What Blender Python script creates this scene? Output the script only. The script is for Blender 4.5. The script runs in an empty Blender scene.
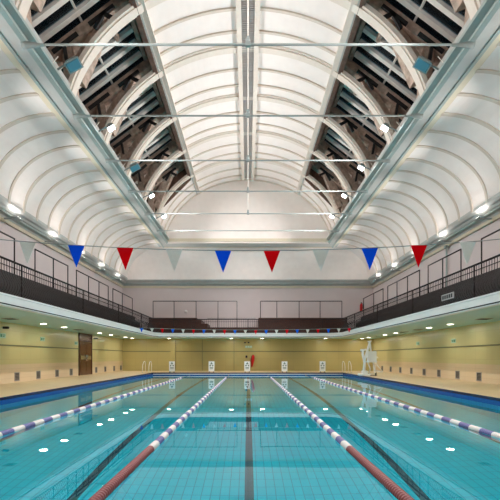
import bpy, bmesh, math, random
from mathutils import Vector, Matrix
random.seed(7)
sc = bpy.context.scene
C = sc.collection
PI = math.pi

# ------------------------------------------------------------------ camera
cd = bpy.data.cameras.new('camera'); cam = bpy.data.objects.new('camera', cd); C.objects.link(cam)
cam.location = (0, 0, 1.3); cam.rotation_euler = (PI/2, 0, 0)
cd.sensor_width = 36; cd.lens = 36*430/500; cd.shift_x = 0.004; cd.shift_y = 0.214; cd.clip_end = 300
sc.camera = cam
# ------------------------------------------------------------------ world (night outside the rooflights)
w = bpy.data.worlds.new('night'); sc.world = w; w.use_nodes = True
w.node_tree.nodes['Background'].inputs[0].default_value = (0.35, 0.42, 0.5, 1)
w.node_tree.nodes['Background'].inputs[1].default_value = 0.28
sc.view_settings.view_transform = 'Standard'; sc.view_settings.look = 'None'
sc.view_settings.exposure = 0.40; sc.view_settings.gamma = 1; sc.view_settings.use_curve_mapping = False
sc.cycles.max_bounces = 12; sc.cycles.diffuse_bounces = 6; sc.cycles.glossy_bounces = 4
sc.cycles.transmission_bounces = 8; sc.cycles.transparent_max_bounces = 12
sc.cycles.sample_clamp_indirect = 6; sc.cycles.caustics_reflective = True; sc.cycles.caustics_refractive = True
# light levels
P_CORNICE, P_THROW, P_FLOOD, P_SOFFIT = 18.0, 540.0, 780.0, 14.0
E_LENS_UP, E_LENS_FLOOD, E_LENS_SOFFIT = 5.0, 30.0, 8.0
WARM, COOL, NEUT = (1, 0.94, 0.85), (1, 0.97, 0.98), (1, 0.945, 0.92)

# ------------------------------------------------------------------ materials
def s2l(c):
    return tuple((v/255/12.92 if v/255 <= .04045 else ((v/255+.055)/1.055)**2.4) for v in c) + (1,)
def mat(name, rgb, rough=.6, metal=0, var=0.0, scale=4, bump=0, emit=None, estr=0, spec=.5, stretch=None):
    m = bpy.data.materials.new(name); m.use_nodes = True
    nt = m.node_tree; b = nt.nodes['Principled BSDF']
    col = s2l(rgb)
    b.inputs['Base Color'].default_value = col
    b.inputs['Roughness'].default_value = rough; b.inputs['Metallic'].default_value = metal
    b.inputs['Specular IOR Level'].default_value = spec
    if var or bump:
        tc = nt.nodes.new('ShaderNodeTexCoord'); n = nt.nodes.new('ShaderNodeTexNoise')
        mp = nt.nodes.new('ShaderNodeMapping'); nt.links.new(tc.outputs['Object'], mp.inputs[0]); nt.links.new(mp.outputs[0], n.inputs['Vector'])
        if stretch: mp.inputs['Scale'].default_value = stretch
        n.inputs['Scale'].default_value = scale; n.inputs['Detail'].default_value = 6
        if var:
            r = nt.nodes.new('ShaderNodeValToRGB')
            r.color_ramp.elements[0].position = .3; r.color_ramp.elements[1].position = .7
            r.color_ramp.elements[0].color = tuple(v*(1-var) for v in col[:3])+(1,)
            r.color_ramp.elements[1].color = tuple(min(1, v*(1+var)) for v in col[:3])+(1,)
            nt.links.new(n.outputs['Fac'], r.inputs[0]); nt.links.new(r.outputs[0], b.inputs['Base Color'])
        if bump:
            bp = nt.nodes.new('ShaderNodeBump'); bp.inputs['Strength'].default_value = bump; bp.inputs['Distance'].default_value = .02
            nt.links.new(n.outputs['Fac'], bp.inputs['Height']); nt.links.new(bp.outputs[0], b.inputs['Normal'])
    if emit:
        b.inputs['Emission Color'].default_value = tuple(emit)+(1,); b.inputs['Emission Strength'].default_value = estr
    return m
def tile_mat(name, rgb, grout, tw, th, axes='XY', rough=.35, gap=.012, var=.06):
    m = bpy.data.materials.new(name); m.use_nodes = True
    nt = m.node_tree; b = nt.nodes['Principled BSDF']; b.inputs['Roughness'].default_value = rough
    tc = nt.nodes.new('ShaderNodeTexCoord'); sp = nt.nodes.new('ShaderNodeSeparateXYZ'); cb = nt.nodes.new('ShaderNodeCombineXYZ')
    nt.links.new(tc.outputs['Object'], sp.inputs[0])
    nt.links.new(sp.outputs[axes[0]], cb.inputs[0]); nt.links.new(sp.outputs[axes[1]], cb.inputs[1])
    br = nt.nodes.new('ShaderNodeTexBrick'); nt.links.new(cb.outputs[0], br.inputs['Vector'])
    br.offset = 0; br.inputs['Scale'].default_value = 1; br.inputs['Brick Width'].default_value = tw; br.inputs['Row Height'].default_value = th
    br.inputs['Mortar Size'].default_value = gap; br.inputs['Mortar Smooth'].default_value = .1
    c = s2l(rgb)
    br.inputs['Color1'].default_value = tuple(v*(1-var) for v in c[:3])+(1,)
    br.inputs['Color2'].default_value = tuple(min(1, v*(1+var)) for v in c[:3])+(1,)
    br.inputs['Mortar'].default_value = s2l(grout)
    nt.links.new(br.outputs['Color'], b.inputs['Base Color'])
    return m

def cloth(name, rgb):
    m = bpy.data.materials.new(name); m.use_nodes = True; nt = m.node_tree
    for x in list(nt.nodes): nt.nodes.remove(x)
    o = nt.nodes.new('ShaderNodeOutputMaterial'); mx = nt.nodes.new('ShaderNodeMixShader'); a = nt.nodes.new('ShaderNodeBsdfDiffuse'); t = nt.nodes.new('ShaderNodeBsdfTranslucent')
    tc = nt.nodes.new('ShaderNodeTexCoord'); n = nt.nodes.new('ShaderNodeTexNoise'); n.inputs['Scale'].default_value = 40; hs = nt.nodes.new('ShaderNodeMixRGB'); hs.blend_type = 'MULTIPLY'; hs.inputs[0].default_value = .1
    hs.inputs[1].default_value = s2l(rgb); nt.links.new(tc.outputs['Object'], n.inputs['Vector']); nt.links.new(n.outputs['Fac'], hs.inputs[2])
    for q in (a, t): nt.links.new(hs.outputs[0], q.inputs[0])
    mx.inputs[0].default_value = .45
    nt.links.new(a.outputs[0], mx.inputs[1]); nt.links.new(t.outputs[0], mx.inputs[2]); nt.links.new(mx.outputs[0], o.inputs[0])
    return m
M = {}
M['vent_back'] = mat('vent_backing', (176,171,165), .7)
M['vault'] = mat('vault_plaster', (240,231,224), .75, var=.025, scale=2.5, bump=.1)
M['rib'] = mat('rib_paint', (212,199,184), .6, var=.03, scale=6)
M['ribw'] = mat('arch_paint', (224,213,200), .55, var=.03, scale=8)
M['beam'] = mat('beam_paint', (184,185,180), .45, var=.05, scale=3)
M['teal'] = mat('pale_teal_paint', (156,169,164), .4, var=.05, scale=3)
M['cream'] = mat('cream_paint', (214,203,178), .5, var=.03, scale=4)
M['galwall'] = mat('gallery_wall_paint', (214,201,199), .7, var=.025, scale=1.2)
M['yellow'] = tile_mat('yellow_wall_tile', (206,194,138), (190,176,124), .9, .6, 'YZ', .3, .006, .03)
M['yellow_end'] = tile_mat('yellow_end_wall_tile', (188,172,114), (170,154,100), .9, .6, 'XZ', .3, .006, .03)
M['beige'] = tile_mat('beige_wall_tile', (222,199,165), (205,180,145), .9, .4, 'YZ', .4, .006, .02)
M['deck'] = tile_mat('deck_tile', (212,187,146), (192,168,128), .3, .3, 'XY', .45, .006, .05)
M['stripe'] = mat('stripe_tile', (118,116,84), .4)
M['fascia'] = mat('fascia_paint', (226,229,224), .5, var=.03, scale=2)
M['soffit'] = mat('soffit_paint', (162,202,200), .45, var=.03, scale=2)
M['groove'] = mat('groove_dark', (30,32,34), .7)
M['timber'] = mat('old_timber', (180,158,142), .8, var=.35, scale=5, bump=.4, stretch=(1,1,1))
M['timber_d'] = mat('dark_boards', (104,82,70), .85, var=.3, scale=4, bump=.3)
M['plate'] = mat('black_iron_plate', (22,21,22), .6)
M['bar'] = mat('glazing_bar_paint', (240,232,222), .5, var=.05, scale=6)
M['iron'] = mat('dark_brown_iron', (34,25,24), .5, spec=.35)
M['bench'] = mat('brown_bench_wood', (66,36,25), .5, var=.25, scale=3, stretch=(1,1,6))
M['bench2'] = mat('dark_bench_wood', (30,22,21), .6, var=.25, scale=3, stretch=(1,1,6))
M['rod'] = mat('rod_paint', (146,154,150), .7, spec=.2)
M['white'] = mat('white_plastic', (248,248,244), .35)
M['wmetal'] = mat('white_coated_metal', (246,247,243), .3)
M['chrome'] = mat('brushed_steel', (190,190,185), .25, 1)
M['grille'] = mat('grey_grille', (166,161,156), .6)
M['dgrille'] = mat('dark_grille', (132,126,118), .6)
M['black'] = mat('black_plastic', (20,20,22), .5)
M['navy'] = tile_mat('navy_tile', (14,22,76), (8,14,54), .15, .05, 'YZ', .2, .004)
M['blue'] = tile_mat('blue_tile', (8,84,160), (6,64,134), .15, .05, 'YZ', .2, .004)
M['wtile'] = mat('white_edge_tile', (222,226,226), .25)
M['pfloor'] = tile_mat('pool_floor_tile', (18,224,246), (12,166,200), .15, .3, 'XY', .5, .006, .03)
M['pwall'] = tile_mat('pool_wall_tile', (44,206,226), (20,150,184), .15, .15, 'YZ', .5, .012, .03)
M['pline'] = tile_mat('lane_line_tile', (98,78,98), (70,54,70), .15, .15, 'XY', .5, .006, .05)
M['door'] = mat('dark_brown_door_wood', (84,46,26), .25, var=.3, scale=2, stretch=(1,1,.2))
M['dframe'] = mat('door_frame_wood', (58,34,22), .35)
M['f_red'] = cloth('red_pennant_cloth', (240,24,40))
M['f_blue'] = cloth('blue_pennant_cloth', (28,122,250))
M['f_white'] = cloth('white_pennant_cloth', (236,239,234))
M['fl_blue'] = mat('blue_float_plastic', (112,112,164), .4)
M['fl_white'] = mat('white_float_plastic', (236,232,226), .4)
M['fl_red'] = mat('red_float_plastic', (146,80,80), .4)
M['red'] = mat('red_vinyl', (198,20,26), .35)
M['ered'] = mat('red_cylinder_paint', (200,30,34), .3)
M['signgreen'] = mat('pale_green_sign', (176,206,186), .4)
M['signmark'] = mat('green_sign_mark', (70,140,104), .4)
M['mark'] = mat('grey_green_print', (120,134,120), .5)
M['navyp'] = mat('navy_plastic', (24,30,84), .4)
M['housing'] = mat('floodlight_housing', (150,160,158), .4, .3)
M['blueglass'] = mat('blue_flood_glass', (96,150,168), .08, .2)
M['lens_up'] = mat('uplight_lens', (255,255,255), .4, emit=(1,.96,.88), estr=E_LENS_UP)
M['lens_fl'] = mat('flood_lens', (255,255,255), .4, emit=(.9,.97,1), estr=E_LENS_FLOOD)
M['lens_so'] = mat('downlight_lens', (255,255,255), .4, emit=(1,.9,.72), estr=E_LENS_SOFFIT)

def water_mat():
    m = bpy.data.materials.new('pool_water'); m.use_nodes = True; nt = m.node_tree
    b = nt.nodes['Principled BSDF']
    b.inputs['Base Color'].default_value = (0.05, 0.98, 1, 1); b.inputs['Roughness'].default_value = 0
    b.inputs['IOR'].default_value = 1.33; b.inputs['Transmission Weight'].default_value = 1
    tc = nt.nodes.new('ShaderNodeTexCoord'); n = nt.nodes.new('ShaderNodeTexNoise'); n.inputs['Scale'].default_value = .9; n.inputs['Detail'].default_value = 1
    bp = nt.nodes.new('ShaderNodeBump'); bp.inputs['Strength'].default_value = .05; bp.inputs['Distance'].default_value = .02
    nt.links.new(tc.outputs['Object'], n.inputs['Vector']); nt.links.new(n.outputs['Fac'], bp.inputs['Height']); nt.links.new(bp.outputs[0], b.inputs['Normal'])
    return m
M['water'] = water_mat()
def pane_mat():
    m = bpy.data.materials.new('night_window_glass'); m.use_nodes = True; nt = m.node_tree
    for x in list(nt.nodes): nt.nodes.remove(x)
    o = nt.nodes.new('ShaderNodeOutputMaterial'); mx = nt.nodes.new('ShaderNodeMixShader'); t = nt.nodes.new('ShaderNodeBsdfTransparent')
    g = nt.nodes.new('ShaderNodeBsdfGlossy'); g.inputs['Roughness'].default_value = .12; g.inputs['Color'].default_value = (.7,.8,.85,1)
    f = nt.nodes.new('ShaderNodeFresnel'); f.inputs[0].default_value = 1.6; t.inputs[0].default_value = (.7,.75,.78,1)
    nt.links.new(f.outputs[0], mx.inputs[0]); nt.links.new(t.outputs[0], mx.inputs[1]); nt.links.new(g.outputs[0], mx.inputs[2]); nt.links.new(mx.outputs[0], o.inputs[0])
    return m
M['pane'] = pane_mat()

# ------------------------------------------------------------------ mesh building
class MB:
    def __init__(s): s.bm = bmesh.new()
    def box(s, x0, x1, y0, y1, z0, z1, bev=0, mi=0):
        vs = [s.bm.verts.new(p) for p in ((x0,y0,z0),(x1,y0,z0),(x1,y1,z0),(x0,y1,z0),(x0,y0,z1),(x1,y0,z1),(x1,y1,z1),(x0,y1,z1))]
        fs = [s.bm.faces.new([vs[i] for i in f]) for f in ((3,2,1,0),(4,5,6,7),(0,1,5,4),(1,2,6,5),(2,3,7,6),(3,0,4,7))]
        for f in fs: f.material_index = mi
        if bev:
            es = list({e for f in fs for e in f.edges})
            bmesh.ops.bevel(s.bm, geom=es, offset=bev, segments=2, affect='EDGES', profile=.5)
        return s
    def bar(s, a, b, wd, hd, up=(0,0,1)):
        a = Vector(a); b = Vector(b); d = (b-a).normalized(); u = Vector(up)
        if abs(d.dot(u)) > .98: u = Vector((0,1,0))
        sd = d.cross(u).normalized(); u = sd.cross(d).normalized()
        r = []
        for p in (a, b):
            for i, j in ((-1,-1),(1,-1),(1,1),(-1,1)): r.append(s.bm.verts.new(p + sd*i*wd/2 + u*j*hd/2))
        for f in ((3,2,1,0),(4,5,6,7),(0,1,5,4),(1,2,6,5),(2,3,7,6),(3,0,4,7)): s.bm.faces.new([r[i] for i in f])
        return s
    def tube(s, pts, r, n=8, close=False, rs=None):
        pts = [Vector(p) for p in pts]; rings = []; prev = None
        N = len(pts)
        for i, p in enumerate(pts):
            if close: d = (pts[(i+1)%N]-pts[i-1]).normalized()
            else: d = (pts[min(i+1,N-1)]-pts[max(i-1,0)]).normalized()
            if prev is None:
                u = Vector((0,0,1)) if abs(d.z) < .9 else Vector((0,1,0))
                u = (u - d*u.dot(d)).normalized()
            else: u = (prev - d*prev.dot(d)).normalized()
            prev = u; v = d.cross(u); rr = rs[i] if rs else r
            rings.append([s.bm.verts.new(p + u*math.cos(2*PI*k/n)*rr + v*math.sin(2*PI*k/n)*rr) for k in range(n)])
        for i in range(N if close else N-1):
            A, B = rings[i], rings[(i+1)%N]
            for k in range(n):
                f = s.bm.faces.new((A[k],A[(k+1)%n],B[(k+1)%n],B[k])); f.smooth = n > 5
        if not close:
            s.bm.faces.new(rings[0][::-1]); s.bm.faces.new(rings[-1])
        return s
    def lathe(s, prof, axis='Z', n=12, org=(0,0,0)):
        o = Vector(org); rings = []
        for r, h in prof:
            rg = []
            for k in range(n):
                c, q = math.cos(2*PI*k/n)*r, math.sin(2*PI*k/n)*r
                rg.append(s.bm.verts.new(o + (Vector((c,q,h)) if axis == 'Z' else Vector((q,h,c)) if axis == 'Y' else Vector((h,c,q)))))
            rings.append(rg)
        for A, B in zip(rings, rings[1:]):
            for k in range(n): s.bm.faces.new((A[k],A[(k+1)%n],B[(k+1)%n],B[k])).smooth = n > 10
        s.bm.faces.new(rings[0][::-1]); s.bm.faces.new(rings[-1])
        return s
    def sweep(s, prof, stations, closed=True):
        """prof: list of 2D (d,z); stations: functions mapping (d,z) to a point"""
        rings = [[s.bm.verts.new(f(d, z)) for d, z in prof] for f in stations]
        n = len(prof)
        for A, B in zip(rings, rings[1:]):
            for k in range(n if closed else n-1): s.bm.faces.new((A[k],A[(k+1)%n],B[(k+1)%n],B[k]))
        if closed:
            s.bm.faces.new(rings[0][::-1]); s.bm.faces.new(rings[-1])
        return s
    def extrude_y(s, prof, y0, y1):
        return s.sweep(prof, [lambda x, z, y=y: (x, y, z) for y in (y0, y1)])
    def extrude_x(s, prof, x0, x1):
        return s.sweep(prof, [lambda y, z, x=x: (x, y, z) for x in (x0, x1)])
    def quad(s, *p): s.bm.faces.new([s.bm.verts.new(q) for q in p]); return s
    def arcband(s, t0, t1, a, b, z0, din, dout, y0, y1, n=24, smooth=True):
        """shell along an elliptic arch: from din below to dout above the ellipse"""
        R = []
        for i in range(n+1):
            t = t0+(t1-t0)*i/n
            R.append([(math.sin(t)*(a+k), z0+math.cos(t)*(b+k)) for k in (-din, dout)])
        rings = [[s.bm.verts.new(p) for p in ((r[0][0],y0,r[0][1]),(r[0][0],y1,r[0][1]),(r[1][0],y1,r[1][1]),(r[1][0],y0,r[1][1]))] for r in R]
        for A, B in zip(rings, rings[1:]):
            for k in range(4):
                f = s.bm.faces.new((A[k],A[(k+1)%4],B[(k+1)%4],B[k])); f.smooth = False
        s.bm.faces.new(rings[0][::-1]); s.bm.faces.new(rings[-1])
        return s
    def build(s, name, mats, parent=None, org=None, kind=None):
        bmesh.ops.recalc_face_normals(s.bm, faces=s.bm.faces)
        me = bpy.data.meshes.new(name)
        o = bpy.data.objects.new(name, me); C.objects.link(o)
        off = Vector((0,0,0))
        if parent is not None:
            o.parent = parent; q = parent
            while q is not None: off += Vector(q.location); q = q.parent
        elif org is not None:
            off = Vector(org); o.location = off
        if off.length: bmesh.ops.translate(s.bm, verts=s.bm.verts, vec=-off)
        s.bm.to_mesh(me); s.bm.free()
        for m in (mats if isinstance(mats, (list, tuple)) else [mats]): me.materials.append(M[m])
        if kind: o['kind'] = kind
        return o
def tag(o, label, cat, group=None, kind=None):
    o['label'] = label; o['category'] = cat
    if group: o['group'] = group
    if kind: o['kind'] = kind
    return o
def empty(name, loc, label=None, cat=None, group=None):
    o = bpy.data.objects.new(name, None); C.objects.link(o); o.location = loc; o.empty_display_size = .1
    if label: tag(o, label, cat, group)
    return o
def copy_tree(o, parent=None):
    c = o.copy(); C.objects.link(c); c.parent = parent
    for ch in list(o.children): copy_tree(ch, c)
    return c
ORD = ['first','second','third','fourth','fifth','sixth','seventh','eighth','ninth','tenth','eleventh','twelfth','thirteenth','fourteenth','fifteenth','sixteenth','seventeenth','eighteenth','nineteenth','twentieth','twenty-first','twenty-second']

# ------------------------------------------------------------------ dimensions
PX, PY0, PY1 = 6.7, .6, 30.3           # pool half width, near and far end
WX, WY0, WY1 = 10.0, -3.0, 34.3        # walls
DZ = .2                                # deck level
GX, GY, GR = 6.6, 31.0, 1.2            # gallery edge, far edge, corner radius
SOF, FT = 2.74, 3.0                    # soffit, fascia top
CZ = 1.3
A_, B_, Z0 = 6.2, 5.35, 7.55+CZ        # central vault ellipse
BZ = 9.6                               # underside of the long beams
VY1 = 31.3                             # end plane of central vault
SKY1 = 28.0
RIBS = [28.2-3.36*k for k in range(10)]
DEP = -2.8

# ------------------------------------------------------------------ floor, pool basin
b = MB()
b.box(-WX, -PX, WY0, WY1, -.1, DZ); b.box(PX, WX, WY0, WY1, -.1, DZ); b.box(-PX, PX, PY1, WY1, -.1, DZ); b.box(-PX, PX, WY0, PY0, -.1, DZ)
b.build('floor', 'deck', kind='structure')
FP = [(PY0-.2, DEP), (11.5, DEP), (18, -1.9), (PY1+.2, -1.2)]
pool = MB().extrude_x(FP + [(PY1+.2, DEP-.3), (PY0-.2, DEP-.3)], -PX-.2, PX+.2).build('pool_floor', 'pfloor', kind='structure')
for i, x in enumerate((-5.4, -2.7, 0.02, 2.72, 5.4)):
    MB().extrude_x([(PY0+.8, DEP), (11.5, DEP), (18, -1.9), (29.3, -1.255), (29.3, -1.249), (18, -1.894), (11.5, DEP+.006), (PY0+.8, DEP+.006)], x-.075, x+.075).build('lane_line', 'pline', pool)
pw = MB().box(-PX, PX, PY1, PY1+.2, DEP, -.1).build('pool_wall_back', 'pwall', kind='structure')
MB().box(-PX, PX, PY0-.2, PY0, DEP, -.1).build('pool_wall_front', 'pwall', kind='structure')
MB().box(-PX-.2, -PX, PY0-.2, PY1+.2, DEP, -.1).build('pool_wall_left', 'pwall', kind='structure')
MB().box(PX, PX+.2, PY0-.2, PY1+.2, DEP, -.1).build('pool_wall_right', 'pwall', kind='structure')
t = .012
for n, z0, z1, m in (('navy_tile_band', .12, DZ+.004, 'navy'), ('blue_tile_band', -.07, .12, 'blue')):
    q = MB()
    q.box(-PX-.001, -PX+t, PY0, PY1, z0, z1); q.box(PX-t, PX+.001, PY0, PY1, z0, z1)
    q.box(-PX, PX, PY0-.001, PY0+t, z0, z1)
    if m == 'navy': q.box(-PX, PX, PY1-t, PY1+.03, z0, z1)
    else: q.box(-PX, PX, PY1-t, PY1+.001, z0, .055)
    q.build(n, m, pw)
MB().box(-PX+t, PX-t, PY1-t, PY1+.001, .055, .12).build('white_tile_band', 'wtile', pw)
wt = MB().quad((-PX,PY0,0),(PX,PY0,0),(PX,PY1,0),(-PX,PY1,0)).build('pool_water', 'water'); tag(wt, 'still clear turquoise water filling the swimming pool', 'water', kind='stuff')

# ------------------------------------------------------------------ walls
def side_wall(s, name, dy=None):
    x0, x1 = (s*WX, s*(WX+.25)) if s > 0 else (-(WX+.25), -WX)
    r = MB().box(x0, x1, WY0, WY1, SOF, 10.0).build(name, 'galwall', kind='structure')
    MB().box(x0, x1, WY0, WY1, -.1, .99).build('beige_wall_band', 'beige', r)
    MB().box(x0, x1, WY0, WY1, .99, SOF).build('yellow_wall_band', 'yellow', r)
    xi = s*WX
    MB().box(min(xi, xi-s*.02), max(xi, xi-s*.02), WY0, WY1, 1.755, 1.815).build('stripe', 'stripe', r)
    return r
side_wall(-1, 'wall_left'); side_wall(1, 'wall_right')
we = MB().box(-WX-.25, WX+.25, WY1, WY1+.25, SOF, 10.0).build('wall_back', 'galwall', kind='structure')
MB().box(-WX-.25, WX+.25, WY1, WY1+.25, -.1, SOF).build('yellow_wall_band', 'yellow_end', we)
MB().box(-WX, WX, WY1-.02, WY1, 1.71, 1.765).build('stripe', 'stripe', we)
MB().box(-6.15, -5.78, WY1-.10, WY1, DZ, SOF).build('pilaster', 'yellow_end', we)
for x in (-5.77, -3.63, -1.1): MB().box(x-.03, x, WY1-.025, WY1, DZ, SOF).build('joint', 'stripe', we)
wf = MB().box(-WX-.25, WX+.25, WY0-.25, WY0, -.1, 10.5).build('wall_front', 'galwall', kind='structure')

# door on the left wall
d = empty('door_1', (-WX+.01, 26.4, DZ)); d['kind'] = 'structure'
MB().box(-WX-.02, -WX+.07, 25.36, 25.44, DZ, SOF).box(-WX-.02, -WX+.07, 27.36, 27.44, DZ, SOF).box(-WX-.02, -WX+.07, 25.36, 27.44, SOF-.09, SOF-.01).box(-WX-.02,-WX+.06,25.4,27.4,2.22,2.28).build('door_frame', 'dframe', d)
MB().box(-WX, -WX+.04, 25.44, 27.36, 2.28, SOF-.09).build('transom', 'door', d)
for y0, y1, hy in ((25.45, 26.39, 26.3), (26.41, 27.35, 26.5)):
    l = MB().box(-WX, -WX+.045, y0, y1, DZ+.01, 2.2).box(-WX+.045, -WX+.055, y0+.12, y1-.12, DZ+.2, 1.0).box(-WX+.045, -WX+.055, y0+.12, y1-.12, 1.5, 2.05).build('door_leaf', 'door', d)
    MB().box(-WX+.055, -WX+.07, y0+.1, y1-.1, 1.15, 1.38).build('push_plate', 'chrome', l)
    MB().tube([(-WX+.06, hy, 1.05), (-WX+.12, hy, 1.08), (-WX+.12, hy, 1.42), (-WX+.06, hy, 1.45)], .015).build('pull_handle', 'chrome', l)

# wall vents
def vent(s, y, label):
    x = s*WX
    e = empty('wall_vent', (x, y, .26), label, 'vent', 'grilles low in the side walls')
    xa, xb = sorted((x, x-s*.02))
    f = MB(); f.box(xa, xb, y-.2, y+.2, .26, .29).box(xa, xb, y-.2, y+.2, .61, .64).box(xa, xb, y-.2, y-.17, .29, .61).box(xa, xb, y+.17, y+.2, .29, .61)
    fr = f.build('frame', 'grille', e)
    xa, xb = sorted((x, x-s*.006)); MB().box(xa, xb, y-.17, y+.17, .29, .61).build('backing', 'black', e)
    g = MB()
    for k in range(5):
        z = .32+k*.06; xa, xb = sorted((x-s*.004, x-s*.02)); g.box(xa, xb, y-.17, y+.17, z-.012, z+.012)
    g.build('louvre', 'dgrille', fr)
for i, y in enumerate((18.6, 20.5, 22.5, 24.3)): vent(-1, y, f'small dark grille low in left wall, {ORD[3-i]} one nearer than the brown door')
for i, y in enumerate((28.3, 30.1, 32.1, 33.8)): vent(-1, y, f'small dark grille low in left wall, {ORD[i]} one beyond the brown door')
RV = (18.6, 20.5, 22.5, 24.4, 26.3, 28.2, 30.1, 32.0)
for i, y in enumerate(RV): vent(1, y, f'small dark grille low in right wall, {ORD[i]} from the right edge of the photo')

# wall signs
def wall_sign(s, y, z, label):
    x = s*WX
    e = empty('wall_sign', (x, y, z), label, 'sign')
    xa, xb = sorted((x, x-s*.025)); pn = MB().box(xa, xb, y-.22, y+.22, z-.1, z+.1, .005).build('panel', 'signgreen', e)
    xa, xb = sorted((x-s*.024, x-s*.03))
    MB().box(xa, xb, y-.17, y-.05, z-.06, z+.06).box(xa, xb, y+.0, y+.16, z+.01, z+.05).box(xa, xb, y+.0, y+.12, z-.05, z-.01).build('printed_mark', 'signmark', pn)
wall_sign(-1, 17.5, 2.17, 'pale green sign on the yellow left wall at the left edge of the photo')
wall_sign(-1, 20.9, 2.17, 'small pale green sign on yellow left wall between the picture edge and the brown door')
wall_sign(1, 20.9, 2.08, 'small pale green sign on yellow right wall above the grilles, the nearer of two')
wall_sign(1, 25.3, 2.1, 'small pale green sign on yellow right wall, nearer to the pool hoist')
wall_sign(-1, 25.0, 2.1, 'small pale green sign on the left wall right beside the brown door')
e = empty('exit_sign', (.05, WY1, 2.1), 'pale green exit sign in three pieces on end wall above the red rescue tube', 'sign')
for k in (-1, 0, 1):
    pn = MB().box(.05+k*.19-.085, .05+k*.19+.085, WY1-.03, WY1, 2.02, 2.2, .004).build('panel', 'signgreen', e)
    MB().box(.05+k*.19-.045, .05+k*.19+.045, WY1-.036, WY1-.028, 2.08, 2.14).build('printed_mark', 'wtile', pn)
for x, lb in ((-.24, 'left one of two small dark boxes high on the end wall'), (.05, 'right one of two small dark boxes high on the end wall')):
    e = empty('wall_sensor', (x, WY1, 2.45), lb, 'sensor')
    MB().box(x-.06, x+.06, WY1-.05, WY1, 2.4, 2.5, .01).build('case', 'black', e)
    MB().lathe([(.03, -.075), (.03, -.05)], 'Y', 10, (x, WY1, 2.45)).build('lens', 'navyp', e)
e = empty('wall_phone', (-.12, WY1, 1.3), 'small navy blue box on the end wall left of the red rescue tube', 'phone')
MB().box(-.2, -.04, WY1-.07, WY1, 1.24, 1.42, .015).build('case', 'navyp', e)
MB().box(-.17, -.07, WY1-.1, WY1-.07, 1.28, 1.38, .01).build('handset', 'black', e)
# security cameras
for y, z, lb in ((17.45, 2.5, 'small black security camera high on left wall at the photo edge'), (27.75, 2.5, 'small grey security camera high on left wall just beyond the brown door')):
    e = empty('security_camera', (-WX, y, z), lb, 'camera')
    MB().bar((-WX, y, z), (-WX+.12, y, z), .03, .03).build('bracket', 'housing', e)
    MB().box(-WX+.06, -WX+.28, y-.05, y+.05, z-.06, z+.04, .01).build('case', 'black' if y < 20 else 'housing', e)
    MB().lathe([(.03, .28), (.03, .3)], 'X', 10, (-WX, y, z-.01)).build('lens', 'black', e)

# rescue tube
e = empty('rescue_tube', (.36, WY1-.05, .5), 'red foam rescue tube hanging on the end wall beside the middle sign board', 'rescue tube')
MB().tube([(.42, WY1-.12, 1.47), (.40, WY1-.12, 1.35), (.38, WY1-.12, 1.1), (.34, WY1-.12, .8), (.3, WY1-.12, .52)], .1, 12, rs=[.06, .13, .14, .11, .05]).build('float', 'red', e)
MB().tube([(.3, WY1-.2, 1.4), (.25, WY1-.2, 1.2), (.23, WY1-.2, .95), (.26, WY1-.2, .75)], .022, 6).build('strap', 'black', e)
MB().tube([(.4, WY1, 1.52), (.4, WY1-.15, 1.5), (.41, WY1-.15, 1.46)], .012, 6).build('hook', 'chrome', e)

# white sign boards at far end
bx = [(172, 'outermost on the left'), (211.5, 'second from the left'), (247.2, 'middle one, left of the red rescue tube'), (284.5, 'second from the right'), (322.5, 'outermost on the right')]
def board():
    Y = 30.9; z = DZ
    e = empty('sign_board', (0, Y, z))
    pn = MB().box(-.21, .21, Y-.03, Y, z+.06, z+.79, .01).build('panel', 'white', e)
    k = MB()
    k.bm.faces.new([k.bm.verts.new(p) for p in ((-.1, Y-.034, z+.58), (.1, Y-.034, z+.58), (0, Y-.034, z+.74))])
    MBk = k
    for x in (-.09, .09): MBk.lathe([(.055, -.036), (.055, -.03)], 'Y', 14, (x, Y, z+.48))
    MBk.box(-.13, .13, Y-.036, Y-.03, z+.31, z+.36).box(-.13, .13, Y-.036, Y-.03, z+.23, z+.27)
    MBk.build('printed_mark', 'mark', pn)
    for s in (-1, 1): MB().box(s*.15-.03, s*.15+.03, Y-.12, Y+.12, z, z+.04).box(s*.15-.015, s*.15+.015, Y-.02, Y, z+.03, z+.1).build('foot', 'black', e)
    return e
b0 = board()
for i, (px, lb) in enumerate(bx):
    o = b0 if i == 0 else copy_tree(b0)
    o.location.x = (px-248)*30.9/430
    tag(o, f'white rule board at the far pool end, {lb}', 'sign board', 'white boards standing along the far pool end')

# grab rails at far corners
for s, lb in ((-1, 'pale curved pool grab rails at the far left pool corner'), (1, 'pale curved pool grab rails at the far right pool corner beside the hoist')):
    x0 = -7.15 if s < 0 else 7.0
    e = empty('pool_grab_rail', (x0, 30.5, DZ), lb, 'grab rail')
    for dx in (-.22, .22):
        x = x0+dx
        MB().tube([(x, 30.9, DZ), (x, 30.9, .7), (x, 30.85, .9), (x, 30.7, 1.0), (x, 30.4, .96), (x, 30.15, .8), (x, 30.05, .6), (x, 30.05, DZ)], .019, 8).build('rail', 'wmetal', e)
        MB().lathe([(.05, 0), (.05, .02)], 'Z', 12, (x, 30.9, DZ)).lathe([(.05, 0), (.05, .02)], 'Z', 12, (x, 30.05, DZ)).build('foot_flange', 'chrome', e)

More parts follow.
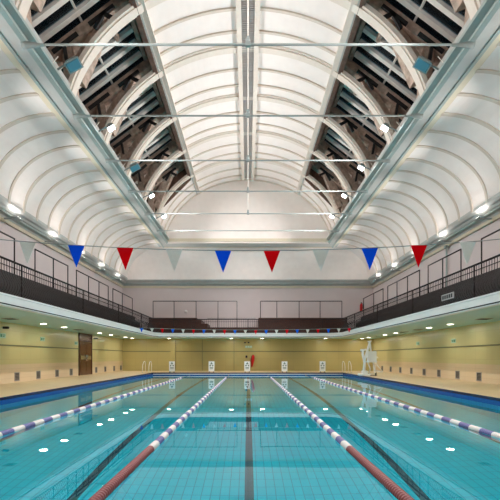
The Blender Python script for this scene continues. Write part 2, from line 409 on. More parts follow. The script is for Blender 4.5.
# ------------------------------------------------------------------ pool hoist (white), right side far
hx, hy = 7.25, 25.3
e = empty('pool_hoist', (hx, hy, DZ), 'white pool access hoist with seat on the deck at far right of the pool', 'pool hoist')
MB().box(hx-.72, hx-.1, hy-.3, hy+.35, DZ, DZ+.12, .03).box(hx-.55, hx-.25, hy-.15, hy+.15, DZ+.12, DZ+.3, .03).build('base', 'wmetal', e)
MB().tube([(hx-.42, hy, DZ+.28), (hx-.38, hy, .95), (hx-.5, hy, 1.5), (hx-.5, hy, 1.72)], .06, 10, rs=[.09, .08, .07, .06]).build('mast', 'wmetal', e)
MB().bar((hx-.62, hy, 1.7), (hx-.3, hy, 1.74), .1, .1).build('pivot_head', 'wmetal', e)
MB().bar((hx-.42, hy-.08, 1.0), (hx-.08, hy-.08, 2.2), .07, .08).bar((hx-.42, hy+.08, 1.0), (hx-.08, hy+.08, 2.2), .07, .08).build('lift_arm', 'wmetal', e)
MB().bar((hx-.1, hy, 2.22), (hx+.06, hy, 1.1), .08, .08).bar((hx-.2, hy, 2.2), (hx+.0, hy, 2.24), .1, .08).build('hanger_arm', 'wmetal', e)
MB().box(hx-.28, hx+.28, hy-.16, hy-.08, 1.05, 1.64, .03).build('backrest', 'white', e)
MB().box(hx-.28, hx+.28, hy-.3, hy+.25, .98, 1.07, .03).build('seat', 'white', e)
for s in (-1, 1):
    MB().tube([(hx+s*.3, hy+.24, 1.1), (hx+s*.3, hy+.24, 1.3), (hx+s*.3, hy-.25, 1.3), (hx+s*.3, hy-.3, 1.22)], .022, 8).build('armrest', 'white', e)
MB().tube([(hx+.05, hy-.2, 1.0), (hx+.05, hy-.4, .55), (hx+.4, hy-.45, .48)], .03, 8).tube([(hx+.2, hy-.2, 1.0), (hx+.25, hy-.4, .8), (hx+.55, hy-.45, .45)], .022, 8).build('footrest_frame', 'wmetal', e)
MB().box(hx+.02, hx+.52, hy-.6, hy-.36, .42, .46, .01).build('footrest', 'white', e)
MB().tube([(hx-.2, hy, 1.0), (hx-.05, hy, .6), (hx-.15, hy, .3)], .04, 8).tube([(hx+.25, hy+.1, 1.0), (hx+.25, hy+.1, .3)], .03, 8).bar((hx-.2, hy+.1, .3), (hx+.3, hy+.1, .3), .05, .05).build('carriage', 'wmetal', e)
for x in (hx-.15, hx+.25):
    MB().lathe([(.06, -.02), (.08, -.015), (.08, .015), (.06, .02)], 'X', 14, (x, hy-.0, DZ+.08)).build('wheel', 'black', e)
MB().tube([(hx-.2, hy-.2, DZ+.14), (hx-.12, hy-.32, DZ+.03), (hx+.1, hy-.36, DZ+.02), (hx+.24, hy-.3, DZ+.03), (hx+.27, hy-.1, DZ+.2)], .018, 6).build('hose', 'black', e)

# ------------------------------------------------------------------ gallery: slab, fascia
def upath(d, n=10, y0=WY0):
    """U-shaped path at offset d outwards from the gallery edge -> list of (x,y)"""
    pts = [(-(GX+d), y0), (-(GX+d), GY-GR)]
    cx, cy = -GX+GR, GY-GR; r = GR+d
    for i in range(1, n+1):
        a = PI - (PI/2)*i/n; pts.append((cx+math.cos(a)*r, cy+math.sin(a)*r))
    pts2 = [(-x, y) for x, y in reversed(pts)]
    return pts + pts2
def ustations(pred=None, n=10, y0=WY0):
    base = upath(0, n, y0); N = len(base)
    idx = [i for i in range(N) if pred is None or pred(i, base[i])]
    return [lambda d, z, i=i: (upath(d, n, y0)[i][0], upath(d, n, y0)[i][1], z) for i in idx]
def usweep(prof, name, m, parent=None, kind=None, n=10, y0=WY0):
    return MB().sweep(prof, ustations(None, n, y0)).build(name, m, parent, kind=kind)
# outer rectangle match points
inner = upath(.15)
def outer_pt(i):
    x, y = inner[i]; N = len(inner)
    h = N//2; j = i if i < h else N-1-i; s = -1 if i < h else 1
    if j == 0: return (s*WX, WY0)
    if j == 1: return (s*WX, GY-GR)
    k = j-1; n = 10
    if k <= n//2: return (s*WX, GY-GR+(WY1-GY+GR)*k/(n/2))
    f = (k-n/2)/(n/2); return (s*(WX+(GX-GR-WX)*f), WY1)
slab = MB(); N = len(inner)
rings = []
for i in range(N):
    ox, oy = outer_pt(i); x, y = inner[i]
    rings.append([slab.bm.verts.new(p) for p in ((x, y, SOF), (ox, oy, SOF), (ox, oy, FT), (x, y, FT))])
for A, Bq in zip(rings, rings[1:]):
    for k in range(4): slab.bm.faces.new((A[k], A[(k+1)%4], Bq[(k+1)%4], Bq[k]))
slab = slab.build('gallery_slab', 'soffit', kind='structure')
usweep([(0, SOF+.03), (.2, SOF+.03), (.2, FT+.03), (-.02, FT+.03), (-.02, FT-.02), (0, FT-.03)], 'fascia', 'fascia', slab)
usweep([(.02, SOF+.0), (.2, SOF+.0), (.2, SOF+.03), (.02, SOF+.03)], 'shadow_gap', 'groove', slab)
usweep([(.03, SOF-.03), (.25, SOF-.03), (.25, SOF), (.03, SOF)], 'soffit_edge', 'fascia', slab)

# tiered seating (dark timber), handled as benches
prof_t = [(1.0, FT), (1.0, 3.42), (1.4, 3.42), (1.4, 3.85), (1.78, 3.85), (1.78, 4.28), (3.39, 4.28), (3.39, FT)]
def tier(name, pts_fn, m, label):
    o = MB().sweep(prof_t, pts_fn).build(name, m); tag(o, label, 'tiered seating'); return o
for s, nm in ((-1, 'left'), (1, 'right')):
    tier('tiered_bench', [lambda d, z, y=y: (s*(GX+d), y, z) for y in (WY0+.02, GY+.95)], 'bench2', f'dark timber stepped seating along the {nm} gallery behind the railing')
gx0, gx1 = -3.9, .8
tier('tiered_bench', [lambda d, z, x=x: (x, GY-.1+d, z) for x in (-7.55, gx0)], 'bench', 'brown timber stepped seating on the end gallery, left block')
tier('tiered_bench', [lambda d, z, x=x: (x, GY-.1+d, z) for x in (gx1, 7.55)], 'bench', 'brown timber stepped seating on the end gallery, right block')
st = empty('gallery_steps', (-1.25, GY+.9, FT), 'low brown stepped gangway between the two seating blocks on the end gallery', 'steps')
MB().box(gx0+.9, gx1, GY+.9, WY1-.02, FT, 3.5).build('landing', 'bench', st)
MB().box(gx0, gx0+.45, GY+.9, WY1-.02, FT, 4.05).build('step', 'bench', st)
MB().box(gx0+.45, gx0+.9, GY+.9, WY1-.02, FT, 3.78).build('step', 'bench', st)

# balustrades
def baluster_mesh():
    b = MB(); P = [(0,0),(-.06,.04),(-.13,.12),(-.17,.24),(-.14,.36),(-.07,.47),(-.015,.58),(0,.70),(0,1.0)]
    # local x = outwards over the pool is negative
    b.tube([(x, 0, z) for x, z in P], .0095, 5)
    o = b.build('baluster', 'iron'); me = o.data; bpy.data.objects.remove(o); return me
BAL = baluster_mesh()
def rail_path(which):
    r = []
    p = upath(.12, 10)
    h = len(p)//2
    if which == 'left':
        return [(-(GX+.12), 8.0)] + p[1:h]
    if which == 'right':
        return [(GX+.12, 8.0)] + [(-x, y) for x, y in p[1:h]]
    return [p[h-1], p[h]]
def along(path, step):
    L = [0]
    for a, c in zip(path, path[1:]): L.append(L[-1]+math.dist(a, c))
    n = int(L[-1]/step); out = []
    for i in range(n+1):
        s = L[-1]*i/n
        for k in range(len(L)-1):
            if s <= L[k+1]+1e-9:
                f = (s-L[k])/(L[k+1]-L[k]); a, c = path[k], path[k+1]
                out.append((a[0]+(c[0]-a[0])*f, a[1]+(c[1]-a[1])*f, math.atan2(c[1]-a[1], c[0]-a[0]))); break
    return out
RT = 4.02
for which, lb in (('left', 'dark iron gallery balustrade with bellied balusters along the left side'), ('right', 'dark iron gallery balustrade with bellied balusters along the right side, carrying a small sign'), ('end', 'dark iron gallery balustrade across the far end behind the small pennants')):
    path = rail_path(which)
    base = (path[0][0], path[0][1], FT+.03)
    e = empty('balustrade', base, lb, 'balustrade', 'gallery balustrades')
    def strip(z, r, nm, w2=None):
        MB().tube([(x, y, z) for x, y in path], r, 8).build(nm, 'iron', e)
    strip(RT, .032, 'handrail'); strip(RT-.17, .014, 'upper_rail'); strip(FT+.06, .018, 'bottom_rail')
    pts = along(path, .132)[1:-1]
    sgn = -1 if which == 'right' else 1
    # inward = over the pool
    def rot(a):
        return a+PI/2 if which != 'right' else a-PI/2
    order = sorted(range(len(pts)), key=lambda i: abs(pts[i][1]-11.2) if pts[i][1] > 11 else 99)
    main = set(order[:100]); rest = []
    for i, (x, y, a) in enumerate(pts):
        # local -x must point over the pool
        if which == 'left': ang = a + PI/2
        elif which == 'right': ang = a - PI/2
        else: ang = PI/2
        if i in main:
            o = bpy.data.objects.new('baluster', BAL); C.objects.link(o); o.parent = e
            o.location = (x-base[0], y-base[1], 0); o.rotation_euler = (0, 0, ang)
        else: rest.append((x, y, ang))
    # local -x must point to the pool: left side pool is +x
    if rest:
        q = MB()
        for x, y, ang in rest:
            P = [(0,0),(-.06,.04),(-.13,.12),(-.17,.24),(-.14,.36),(-.07,.47),(-.015,.58),(0,.70),(0,1.0)]
            q.tube([(x+math.cos(ang)*u, y+math.sin(ang)*u, FT+.03+v) for u, v in P], .0095, 4)
        r = q.build('baluster_row', 'iron', e); r['kind'] = 'stuff'
    for x, y, a in along(path, 4.6)[1 if which == 'end' else 0:]:
        MB().box(x-.018, x+.018, y-.018, y+.018, FT+.03, RT+.0).build('post', 'iron', e)
# sign on right balustrade
e = empty('balustrade_sign', (GX-.09, 14.0, 3.2), 'small pale grey lettered sign fixed on the right gallery balustrade', 'sign')
pn = MB().box(GX-.1, GX-.075, 13.6, 14.45, 3.17, 3.37, .008).build('panel', 'grille', e)
k = MB()
for i in range(5): k.box(GX-.105, GX-.1, 13.68+i*.15, 13.78+i*.15, 3.21, 3.33)
k.build('lettering', 'groove', pn)

# guard rails on the top tier
def guard(pts, label, ztop=5.56, zb=4.28):
    e = empty('guard_rail', (pts[0][0], pts[0][1], zb), label, 'guard rail', 'tall thin guard rails behind the gallery seating')
    MB().tube([(x, y, ztop) for x, y in pts], .03, 8).build('top_rail', 'iron', e)
    for x, y in pts: MB().tube([(x, y, zb), (x, y, ztop)], .026, 8).build('post', 'iron', e)
gx = GX+1.82
for s, nm in ((-1, 'left'), (1, 'right')):
    for ys, lb in (((12.6, 14.1, 15.5), 'nearest, cut by the photo edge'), ((17.0, 18.6, 20.1), 'second from the photo edge'), ((21.1, 22.7, 24.3, 25.9), 'third from the photo edge'), ((26.8, 28.8, 31.3), 'farthest, near the end corner')):
        guard([(s*gx, y) for y in ys], f'tall dark guard rail above {nm} gallery seating, {lb}')
guard([(x, 32.8) for x in (-7.24, -5.64, -3.96)] , 'tall dark guard rail on the end gallery, left run over the seating block')
MBx = empty('guard_rail', (-2.4, 32.8, 3.52), 'tall dark guard rail on the end gallery above the stepped gangway', 'guard rail', 'tall thin guard rails behind the gallery seating')
MB().tube([(-3.96, 32.8, 5.56), (-.84, 32.8, 5.56)], .024, 8).build('top_rail', 'iron', MBx)
for x in (-2.29, -.84): MB().tube([(x, 32.8, 3.51), (x, 32.8, 5.56)], .022, 8).build('post', 'iron', MBx)
MB().tube([(-3.1, 32.8, 4.25), (.6, 32.8, 4.25)], .012, 6).build('low_rail', 'iron', MBx)
guard([(x, 32.8) for x in (.95, 2.2, 3.9, 5.5, 7.16)], 'tall dark guard rail on the end gallery, right run over the seating block')
# fire extinguisher, pipe, small lamp on end wall
e = empty('fire_extinguisher', (9.0, WY1-.12, 4.95), 'red fire extinguisher on the upper end wall near the right corner', 'fire extinguisher')
MB().lathe([(.09, 4.95), (.11, 4.98), (.11, 5.4), (.08, 5.5), (.03, 5.56)], 'Z', 14, (9.0, WY1-.12, 0)).build('cylinder', 'ered', e)
MB().box(8.96, 9.04, WY1-.16, WY1-.08, 5.55, 5.64, .01).build('valve', 'black', e)
MB().tube([(9.04, WY1-.12, 5.6), (9.14, WY1-.14, 5.5), (9.14, WY1-.14, 5.1)], .015, 6).build('hose', 'black', e)
e = empty('drain_pipe', (WX-.08, 21.4, 4.28), 'pale teal vertical pipe on the right gallery wall', 'pipe')
MB().tube([(WX-.12, 21.4, 4.28), (WX-.12, 21.4, 6.75)], .045, 10).build('pipe', 'teal', e)
MB().box(WX-.22, WX-.02, 21.3, 21.5, 6.7, 6.85, .02).build('hopper', 'teal', e)
e = empty('wall_lamp', (-4.95, WY1, 4.9), 'small white round lamp on the upper end wall left of centre', 'lamp')
MB().lathe([(.14, -.03), (.14, 0)], 'Y', 16, (-4.95, WY1, 4.92)).build('base', 'white', e)
MB().lathe([(.05, -.12), (.1, -.09), (.12, -.03)], 'Y', 16, (-4.95, WY1, 4.92)).build('globe', 'white', e)

# ------------------------------------------------------------------ soffit downlights and vents
def area(name, loc, size, power, col, parent, rot=(0,0,0), shape='DISK', size_y=None):
    l = bpy.data.lights.new(name, 'AREA'); l.shape = shape; l.size = size; l.energy = power; l.color = col
    if size_y: l.size_y = size_y
    o = bpy.data.objects.new(name, l); C.objects.link(o); o.parent = parent; o.location = loc; o.rotation_euler = rot
    return o
def downlight0():
    e = empty('downlight', (0, 0, SOF))
    MB().lathe([(.12, -.02), (.16, -.02), (.18, 0)], 'Z', 20, (0, 0, SOF)).build('trim_ring', 'white', e)
    MB().lathe([(.12, -.028), (.12, -.021)], 'Z', 20, (0, 0, SOF)).build('lens', 'lens_so', e)
    area('lamp', (0, 0, -.04), .3, P_SOFFIT, WARM, e)
    return e
d0 = downlight0(); first = True
def dl(x, y, label):
    global first
    o = d0 if first else copy_tree(d0); first = False
    o.location = (x, y, SOF); tag(o, label, 'ceiling light', 'round downlights under the gallery')
for s, nm, ys in ((-1, 'left', (32.7, 30.9, 27.6, 25.5, 20.6, 18.5, 13.6, 11.5, 6.6, 4.5)), (1, 'right', (33.2, 31.4, 27.6, 25.6, 20.9, 18.7, 13.7, 11.5, 6.6, 4.5))):
    for i, y in enumerate(ys):
        dl(s*8.8, y, f'lit round downlight under {nm} gallery, {ORD[i]} from the far end wall')
for i, x in enumerate((-6.05, -1.28, 1.1, 5.95)):
    dl(x, 33.0, f'lit round downlight under the end gallery, {ORD[i]} from the left')
def svent(x, y, lb):
    e = empty('ceiling_vent', (x, y, SOF), lb, 'vent')
    MB().box(x-.22, x+.22, y-.22, y+.22, SOF-.02, SOF, .005).build('frame', 'grille', e)
    k = MB()
    for j in range(5): k.box(x-.18, x+.18, y-.17+j*.075, y-.13+j*.075, SOF-.026, SOF-.018)
    k.build('louvre', 'groove', e)
for s, nm, ys in ((-1, 'left', (29.2, 22.6, 16.1)), (1, 'right', (29.4, 24.6, 22.6, 16.2))):
    for i, y in enumerate(ys): svent(s*8.9, y, f'square grey air vent under {nm} gallery, {ORD[i]} from the far end wall')

# ------------------------------------------------------------------ cornice
for s, nm in ((-1, '1'), (1, '2')):
    P = [(0, 6.95), (.12, 6.95), (.14, 7.03), (.26, 7.06), (.30, 7.13), (.36, 7.16), (.40, 7.24), (.5, 7.28), (.56, 7.38), (.56, 7.5), (0, 7.5)]
    t1 = MB().extrude_y([(s*(WX-dx), z) for dx, z in P], WY0, WY1).build('trim_'+nm, 'beam', kind='structure')
    MB().extrude_y([(s*(WX-dx), z) for dx, z in ((0, 6.8), (.1, 6.8), (.1, 6.95), (0, 6.95))], WY0, WY1).build('cream_moulding', 'cream', t1)
    MB().extrude_y([(s*(WX-dx), z) for dx, z in ((.2, 7.045), (.34, 7.045), (.34, 7.10), (.2, 7.10))], WY0, WY1).build('teal_moulding', 'teal', t1)
P = [(0, 6.95), (.12, 6.95), (.14, 7.03), (.26, 7.06), (.30, 7.13), (.36, 7.16), (.40, 7.24), (.5, 7.28), (.56, 7.38), (.56, 7.5), (0, 7.5)]
t1 = MB().extrude_x([(WY1-dx, z) for dx, z in P], -WX, WX).build('trim_3', 'beam', kind='structure')
MB().extrude_x([(WY1-dx, z) for dx, z in ((0, 6.8), (.1, 6.8), (.1, 6.95), (0, 6.95))], -WX, WX).build('cream_moulding', 'cream', t1)
MB().extrude_x([(WY1-dx, z) for dx, z in ((.2, 7.045), (.34, 7.045), (.34, 7.10), (.2, 7.10))], -WX, WX).build('teal_moulding', 'teal', t1)

# ------------------------------------------------------------------ side coves with ribs
CX0, CXA, CB, CZC = 6.64, 2.82, 2.27, 7.38
def cove_pts(s, k, n=20):
    return [(s*(CX0+math.sin(PI/2*i/n)*(CXA+k)), CZC+math.cos(PI/2*i/n)*(CB+k)) for i in range(n+1)]
for s, nm in ((-1, 'left'), (1, 'right')):
    a = cove_pts(s, 0); c = cove_pts(s, .08)
    cv = MB().extrude_y(a + c[::-1], WY0, WY1); cv = cv.build('ceiling_cove_'+nm, 'vault', kind='structure')
    y = 28.2+3.36; i = 0
    while y > 4:
        wdt = .17 if i % 3 == 0 else .14
        r = cove_pts(s, -.035); MB().extrude_y(r + c[::-1], y-wdt/2, y+wdt/2).build('rib', 'rib', cv)
        y -= 1.12; i += 1
# end cove
cp = [(32.45+math.sin(PI/2*i/16)*1.29, 7.38+math.cos(PI/2*i/16)*2.27) for i in range(17)]
ce = MB().extrude_x(cp + [(WY1, 7.38), (WY1, 9.8), (32.45, 9.8)], -WX, WX).build('ceiling_cove_end', 'vault', kind='structure')

# ------------------------------------------------------------------ long beams
for s, nm in ((-1, 'trim_4'), (1, 'trim_5')):
    bm_ = MB().extrude_y([(s*x, z) for x, z in ((5.93, BZ), (6.35, BZ), (6.35, 10.4), (5.93, 10.4))], WY0, 32.5).build(nm, 'beam', kind='structure')
    MB().extrude_y([(s*x, z) for x, z in ((5.70, BZ+.20), (5.93, BZ+.14), (5.93, BZ+.3), (5.70, BZ+.3))], WY0, 31.46).build('inner_ledge', 'teal', bm_)
    MB().extrude_y([(s*x, z) for x, z in ((5.84, BZ+.02), (5.96, BZ-.02), (5.96, BZ+.1), (5.84, BZ+.1))], WY0, 31.46).build('inner_moulding', 'teal', bm_)
    MB().extrude_y([(s*x, z) for x, z in ((6.33, BZ-.03), (6.43, BZ-.03), (6.43, BZ+.3), (6.33, BZ+.3))], WY0, 32.5).build('outer_moulding', 'teal', bm_)
    MB().extrude_y([(s*x, z) for x, z in ((6.43, BZ+.0), (6.68, BZ+.03), (6.68, BZ+.3), (6.43, BZ+.3))], WY0, 32.5).build('outer_ledge', 'cream', bm_)
bm_ = MB().box(-6.7, 6.7, 31.45, 32.5, BZ+.01, 10.2).build('trim_6', 'beam', kind='structure')
MB().box(-5.9, 5.9, 31.2, 31.46, BZ+.1, BZ+.3).build('inner_ledge', 'cream', bm_)
MB().box(-6.33, 6.33, 32.42, 32.52, BZ-.03, BZ+.1).build('outer_moulding', 'cream', bm_)

# ------------------------------------------------------------------ central vault
TP = math.asin(3.65/A_)
cen = MB().arcband(-TP, TP, A_, B_, Z0, 0, .08, WY0, VY1, 28)
cen = cen.build('ceiling', 'vault', kind='structure')
TE = math.radians(80)
MB().arcband(-TE, -TP, A_, B_, Z0, 0, .08, SKY1, VY1, 14).arcband(TP, TE, A_, B_, Z0, 0, .08, SKY1, VY1, 14).build('end_bay', 'vault', cen)
# end wall of vault
ev = MB(); pts = [(math.sin(t)*A_, Z0+math.cos(t)*B_) for t in [(-TE)+(2*TE)*i/40 for i in range(41)]]
pts = [(pts[0][0], BZ)] + pts + [(pts[-1][0], BZ)]
ev.extrude_y(pts, VY1, VY1+.15).build('wall_vault_end', 'vault', kind='structure')
# minor ribs on the central panels
y = RIBS[0]+3.36*.667; i = 0
for k in range(27):
    y = RIBS[0]+2.24-1.12*k
    if k in (2, 5, 8, 11, 14, 17, 20, 23, 26): continue
    if y > VY1-.3: continue
    te = TP if y < SKY1 else TE
    for a0, a1 in ((-te, -.06), (.06, te)):
        MB().arcband(a0, a1, A_, B_, Z0, .06, 0, y-.06, y+.06, 16).build('rib', 'rib', cen)
MB().arcband(-TE, TE, A_, B_, Z0, .06, 0, VY1-.12, VY1, 30).build('rib', 'rib', cen)
MB().arcband(-TE, TE, A_, B_, Z0, .04, 0, SKY1+.05, SKY1+.12, 30).build('rib', 'rib', cen)
# main arches
for i, y in enumerate(RIBS[:8]):
    y -= .2
    T2 = math.radians(79)
    e = empty('arch_rib', (0, y, Z0), f'cream moulded roof arch spanning the hall, {ORD[i]} from the far end', 'roof arch', 'cream roof arches across the skylights')
    MB().arcband(-T2, T2, A_, B_, Z0, .05, .1, y-.24, y+.24, 48).build('web', 'ribw', e)
    MB().arcband(-T2, T2, A_, B_, Z0, .10, -.04, y-.15, y+.15, 48).build('inner_moulding', 'ribw', e)
# panel edge purlins
for s, nm in ((-1, 'trim_7'), (1, 'trim_8')):
    x = s*3.65; z = Z0+B_*math.sqrt(1-(3.65/A_)**2)
    q = MB().extrude_y([(x-.03+s*.04, z-.1), (x+.03+s*.04, z-.1), (x+.03+s*.04, z+.15), (x-.03+s*.04, z+.15)], WY0, VY1-.1).build(nm, 'beam', kind='structure')
    xa = x-s*.09
    MB().extrude_y([(xa-.11, z-.03), (xa+.11, z-.07), (xa+.09, z+.1), (xa-.09, z+.1)], WY0, VY1-.1).build('inner_strip', 'ribw', q)
# ridge vent
rz = Z0+B_
e = empty('ridge_vent', (0, 14, rz), 'long grey slotted ventilation grille along the vault ridge', 'ridge vent')
for s in (-1, 1):
    xa, xb = sorted((s*.25, s*.44)); MB().box(xa, xb, 4, VY1-.4, rz-.17, rz+.0).build('border', 'ribw', e)
    xa, xb = sorted((s*.03, s*.25)); MB().box(xa, xb, 4, VY1-.4, rz-.08, rz+.0).build('backing', 'vent_back', e)
    g = MB(); y = 4.0
    while y < VY1-.5:
        g.box(xa, xb, y, y+.055, rz-.11, rz-.085); y += .1
    g.build('slats', 'grille', e)
MB().box(-.03, .03, 4, VY1-.4, rz-.14, rz).build('centre_bar', 'ribw', e)

# ------------------------------------------------------------------ tie rods
RZ = 9.6
for i, y in enumerate(RIBS[:8]):
    e = empty('tie_rod', (0, y, RZ), f'thin pale horizontal tie rod across the hall, {ORD[i]} from the far end', 'tie rod', 'tie rods across the hall')
    MB().tube([(-6.0, y, RZ-.02), (6.0, y, RZ-.02)], .03, 8).build('rod', 'rod', e)
    if i: MB().tube([(0, y, RZ), (0, y, rz-.15)], .02, 8).build('hanger', 'bar', e)
    if i: MB().box(-.07, .07, y-.05, y+.05, RZ-.07, RZ+.05, .01).lathe([(.03, .05), (.06, .1), (.03, .2)], 'Z', 10, (0, y, RZ)).build('clamp', 'housing', e)
    for s in (-1, 1):
        MB().lathe([(.1, 5.98), (.09, 5.85), (.05, 5.6), (.035, 5.4)], 'X', 12, (0, y, RZ-.03)).build('end_socket', 'rod', e) if s > 0 else \
        MB().lathe([(.1, -5.98), (.09, -5.85), (.05, -5.6), (.035, -5.4)], 'X', 12, (0, y, RZ-.03)).build('end_socket', 'rod', e)

# ------------------------------------------------------------------ outer roof over the skylight strips
def roofz(x): return CZ + 16 - .76*abs(x)
wn = 0
bays = [(RIBS[i+1]+.0, RIBS[i]) for i in range(0, 8)]
XO, XI = 8.2, 4.45
for s, nm in ((-1, 'left'), (1, 'right')):
    rf = MB()
    rf.extrude_y([(s*3.72, 13.0), (s*3.9, 13.0), (s*3.9, roofz(3.9)), (s*3.72, roofz(3.72))], -1, SKY1+.1)
    rf.extrude_y([(s*3.75, roofz(3.75)), (s*XI, roofz(XI)), (s*XI, roofz(XI)+.1), (s*3.75, roofz(3.75)+.1)], -1, SKY1+.1)
    rf.extrude_y([(s*XO, 10.2), (s*(XO+.1), 10.2), (s*(XO+.1), roofz(XO)+.1), (s*XO, roofz(XO)+.1)], -1, SKY1+.1)
    rf.extrude_y([(s*6.3, 10.3), (s*XO, 10.3), (s*XO, 10.4), (s*6.3, 10.4)], -1, SKY1+.1)
    pq = [(s*3.72, 12.9), (s*6.3, 10.3), (s*XO, 10.3), (s*XO, roofz(XO)), (s*3.72, roofz(3.72))]
    rf.extrude_y(pq, SKY1+.05, SKY1+.15)
    rf.extrude_y(pq, -1.1, -1)
    rf.build('roof_boarding_'+nm, 'timber_d', kind='structure')
    # longitudinal timber purlins
    for j, x in enumerate((4.3, 7.9)):
        o = MB().bar((s*x, -.9, roofz(x)-.16), (s*x, SKY1, roofz(x)-.16), .16, .2, up=(0,0,1)).build('roof_purlin', 'timber')
        tag(o, f'long brown timber purlin in the {nm} roof void, {"upper" if j == 0 else "lower"} one', 'purlin')
    for i, (y0, y1) in enumerate(bays):
        wn += 1
        e = empty('window_%d' % wn, (s*5.8, (y0+y1)/2, roofz(5.8))); e['kind'] = 'structure'
        MB().extrude_y([(s*XI, roofz(XI)), (s*XO, roofz(XO)), (s*XO, roofz(XO)+.012), (s*XI, roofz(XI)+.012)], y0, y1).build('pane', 'pane', e)
        n = 5; st_ = (y1-y0)/n
        for k in range(n):
            yy = y0+st_*(k+.5)
            MB().bar((s*XI, yy, roofz(XI)-.05), (s*XO, yy, roofz(XO)-.05), .19, .16, up=(0,0,1)).build('glazing_bar', 'bar', e)
        g = MB()
        for x in (5.75,): g.bar((s*x, y0, roofz(x)-.03), (s*x, y1, roofz(x)-.03), .07, .06)
        g.build('crossbar', 'bar', e)
# trusses above each arch
for i, y in enumerate(RIBS[:8]):
    for s, nm in ((-1, 'left'), (1, 'right')):
        yy = y+.32
        if yy > 27.9: yy = 27.75
        e = empty('roof_truss', (s*6.1, yy, BZ+.8), f'old timber truss with black plates in {nm} skylight, {ORD[i]} from the far end', 'roof truss', 'timber roof trusses beside the skylights')
        P = lambda x, z: (s*x, yy, z)
        def bar2(nm2, x0, z0, x1, z1, wd, hd, m='timber', dy=0):
            MB().bar((s*x0, yy+dy, z0), (s*x1, yy+dy, z1), wd, hd, up=(0,1,0)).build(nm2, m, e)
        rz_ = lambda x: roofz(x)-.36
        MB().bar(P(8.1, rz_(8.1)), P(3.8, rz_(3.8)), .34, .6, up=(0,1,0)).build('rafter', 'timber', e)
        MB().bar(P(6.3, rz_(6.3)), P(6.15, BZ+.8), .34, .4, up=(0,1,0)).build('post', 'timber', e)
        MB().bar(P(4.95, rz_(4.95)), P(5.9, 10.9), .34, .4, up=(0,1,0)).build('strut', 'timber', e)
        MB().bar(P(6.2, 11.2), P(5.1, rz_(5.1)-.1), .26, .3, up=(0,1,0)).build('brace', 'timber', e)
        MB().bar((s*4.95, yy, rz_(4.95)), (s*4.95, yy+1.3, rz_(4.95)+.22), .14, .18).build('knee_brace', 'timber', e)
        MB().bar((s*6.25, yy, 11.3), (s*6.9, yy+1.4, rz_(6.9)+.2), .14, .18).build('knee_brace', 'timber', e)
        f = yy-.33
        def plate(x0, z0, x1, z1, wd=.12):
            MB().bar((s*x0, f, z0), (s*x1, f, z1), .1, wd, up=(0,0,1)).build('iron_plate', 'plate', e)
        zz = rz_(4.95)
        plate(5.45, rz_(5.45)-.1, 4.6, rz_(4.6)-.1); plate(4.95, zz-.1, 5.25, zz-.62); plate(4.95, zz-.1, 4.55, zz-.3)
        zz = rz_(6.3)
        plate(6.7, rz_(6.7)-.1, 5.85, rz_(5.85)-.1); plate(6.32, zz-.1, 6.22, zz-.7)

# ------------------------------------------------------------------ floodlights
def spot(name, loc, target, power, col, parent, ang=150, blend=.6, r=.12):
    l = bpy.data.lights.new(name, 'SPOT'); l.energy = power; l.color = col; l.spot_size = math.radians(ang); l.spot_blend = blend; l.shadow_soft_size = r
    o = bpy.data.objects.new(name, l); C.objects.link(o); o.parent = parent
    pl = Vector(parent.location) if parent else Vector((0,0,0))
    o.location = Vector(loc)-pl
    o.rotation_euler = (Vector(target)-Vector(loc)).to_track_quat('-Z', 'Y').to_euler()
    return o
def flood(s, y, lit, label):
    x, z = s*5.33, CZ+8.93
    e = empty('floodlight', (s*5.9, y, z-.1), label, 'floodlight', 'floodlights on the long roof beams')
    MB().tube([(s*5.95, y, BZ+.35), (s*5.7, y, z-.1), (x+s*.15, y, z)], .03, 8).build('arm', 'housing', e)
    MB().tube([(s*5.9, y-.3, BZ+.35), (s*5.72, y-.15, z+.12)], .012, 6).build('stay', 'bar', e)
    d = Vector((-s*.45, -.35, -.82)).normalized()
    u = Vector((0,1,0)); sd = d.cross(u).normalized(); u = sd.cross(d).normalized()
    c = Vector((x, y, z)); q = .62 if lit else 1.0
    def ringv(bmh, off, hw, hh): return [bmh.bm.verts.new(c + d*off + sd*i*hw + u*j*hh) for i, j in ((-1,-1),(1,-1),(1,1),(-1,1))]
    h = MB(); R = [ringv(h, -.2, .06*q, .05*q), ringv(h, -.12, .16*q, .11*q), ringv(h, .06, .22*q, .16*q), ringv(h, .08, .24*q, .18*q)]
    for A, Bb in zip(R, R[1:]):
        for k in range(4): h.bm.faces.new((A[k], A[(k+1)%4], Bb[(k+1)%4], Bb[k]))
    h.bm.faces.new(R[0]); h.bm.faces.new(R[-1]); hs = h.build('housing', 'housing', e)
    h = MB(); R = [ringv(h, .081, .2*q, .14*q), ringv(h, .1, .19*q, .13*q)]
    for k in range(4): h.bm.faces.new((R[0][k], R[0][(k+1)%4], R[1][(k+1)%4], R[1][k]))
    h.bm.faces.new(R[0]); h.bm.faces.new(R[1]); h.build('lens', 'lens_fl' if lit else 'blueglass', hs)
    if lit: spot('lamp', c+d*.14, c+d*.14+Vector((-s*.5, -.1, -.22)), P_FLOOD, COOL, e, 165, .5)
FY = (27.2, 23.7, 20.2, 16.7, 13.1, 9.7, 6.3)
for i, y in enumerate(FY):
    lit = i in (0, 1, 3, 5, 6)
    flood(-1, y, lit, f'{"lit white" if lit else "unlit blue-glass"} floodlight on the left roof beam, {ORD[i]} from the far end')
    lit = i not in (4,)
    flood(1, y, lit, f'{"lit white" if lit else "unlit blue-glass"} floodlight on the right roof beam, {ORD[i]} from the far end')

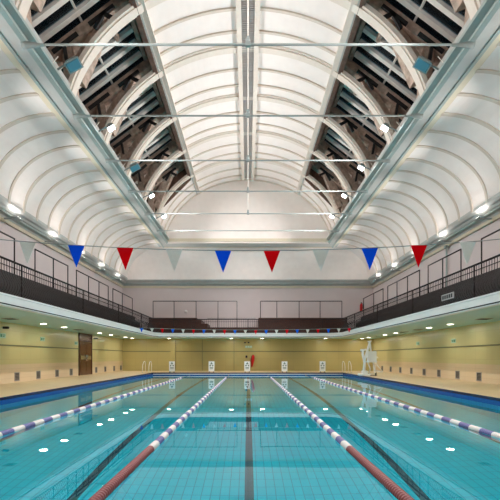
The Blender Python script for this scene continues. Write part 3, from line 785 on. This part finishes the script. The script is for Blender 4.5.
# ------------------------------------------------------------------ cornice uplights
for s, nm in ((-1, 'left'), (1, 'right')):
    for i in range(9):
        y = 31.4-3.48*i
        if y < 1: break
        x = s*(WX-.60); z = 6.98
        e = empty('cornice_uplight', (x, y, z), f'lit oval uplight on the {nm} cornice, {ORD[i]} from the far end', 'uplight', 'uplights along the cornices')
        MB().box(min(x-.13, x+.13), max(x-.13, x+.13), y-.24, y+.24, z-.1, z-.02, .03).build('housing', 'housing', e)
        MB().box(x-.09, x+.09, y-.12, y+.12, z-.02, z-.005).build('lens', 'lens_up', e)
        MB().bar((x+s*.1, y, z-.06), (s*WX, y, z-.06), .08, .04).build('bracket', 'housing', e)
        l = area('lamp', (0, 0, .02), .16, P_CORNICE, NEUT, e, shape='RECTANGLE', size_y=.5)
        l.rotation_euler = (0, PI-s*.75, 0)
        spot('throw_lamp', (x-s*.1, y, z+.05), (-s*2.0, y, 12.6), P_THROW, NEUT, e, 60, 1.0, .15)

# ------------------------------------------------------------------ bunting
def bunting(Y, zc, kq, x0, step, cols, label, n0, n1, nm):
    f = lambda x: zc+kq*x*x
    e = empty('pennant_string', (0, Y, zc), label, 'bunting')
    MB().tube([(x*.6, Y, f(x*.6)) for x in range(-11, 12)], .006 if Y < 10 else .012, 5).build('cord', 'rod', e)
    for k in range(n0, n1+1):
        x = x0+k*step; c = cols[k % 3]
        hw, h = .105, .28
        b = MB(); nseg = 4
        fr = []
        for side in (-.003, .003):
            g = []
            for j in range(nseg+1):
                t = j/nseg; wv = .012*math.sin(t*3+k)
                g.append([b.bm.verts.new((x-hw*(1-t)*.999, Y+side+wv, f(x)-h*t)), b.bm.verts.new((x+hw*(1-t)+.002, Y+side+wv*.4, f(x)-h*t))])
            fr.append(g)
            for A, Bb in zip(g, g[1:]): b.bm.faces.new((A[0], A[1], Bb[1], Bb[0]))
        b.build('pennant', {'b': 'f_blue', 'r': 'f_red', 'w': 'f_white'}[c], e)['label'] = {'b': 'blue', 'r': 'red', 'w': 'white'}[c]+' triangular pennant'
bunting(5.5, 2.66, .0141, -.32, .625, 'brw', 'near string of large blue, red and white pennants high across the pool', -10, 11, 'near')
bunting(25.9, 2.93, .003, (235-248)*25.9/430, .625, 'bwr', 'far string of small blue, red and white pennants in front of the end gallery', -9, 11, 'far')

# ------------------------------------------------------------------ lane ropes
SEG = .365
def float_mesh(m):
    b = MB(); pr = []; n = 7; p = SEG/n
    for i in range(n):
        y = i*p
        pr += [(.026, y), (.055, y+.008), (.058, y+p*.45), (.055, y+p-.014), (.026, y+p-.006)]
    b.lathe(pr, 'Y', 12); o = b.build('float', m); me = o.data; bpy.data.objects.remove(o); return me
FM = {k: float_mesh(k) for k in ('fl_red', 'fl_blue', 'fl_white')}
for x, lb in ((-4.1, 'lane rope nearest to the left wall'), (-1.36, 'lane rope just left of the dark centre line'), (1.42, 'lane rope just right of the dark centre line'), (4.06, 'lane rope on the right, nearest to the pool hoist')):
    e = empty('lane_rope', (x, PY0, .0), 'blue and white '+lb, 'lane rope', 'lane ropes on the water')
    MB().tube([(x, PY0+.02, .01), (x, PY1-.02, .01)], .012, 6).build('cable', 'chrome', e)
    n = 80; y = PY0+.3
    for i in range(n):
        yy = y+i*SEG
        if yy+SEG > 26.8: break
        c = 'fl_red' if yy < 5.9 else ('fl_blue' if i % 2 else 'fl_white')
        o = bpy.data.objects.new('float', FM[c]); C.objects.link(o); o.parent = e; o.location = (0, yy-PY0, .012)
    MB().box(x-.03, x+.03, PY1-.04, PY1, -.02, .06, .005).build('anchor', 'chrome', e)
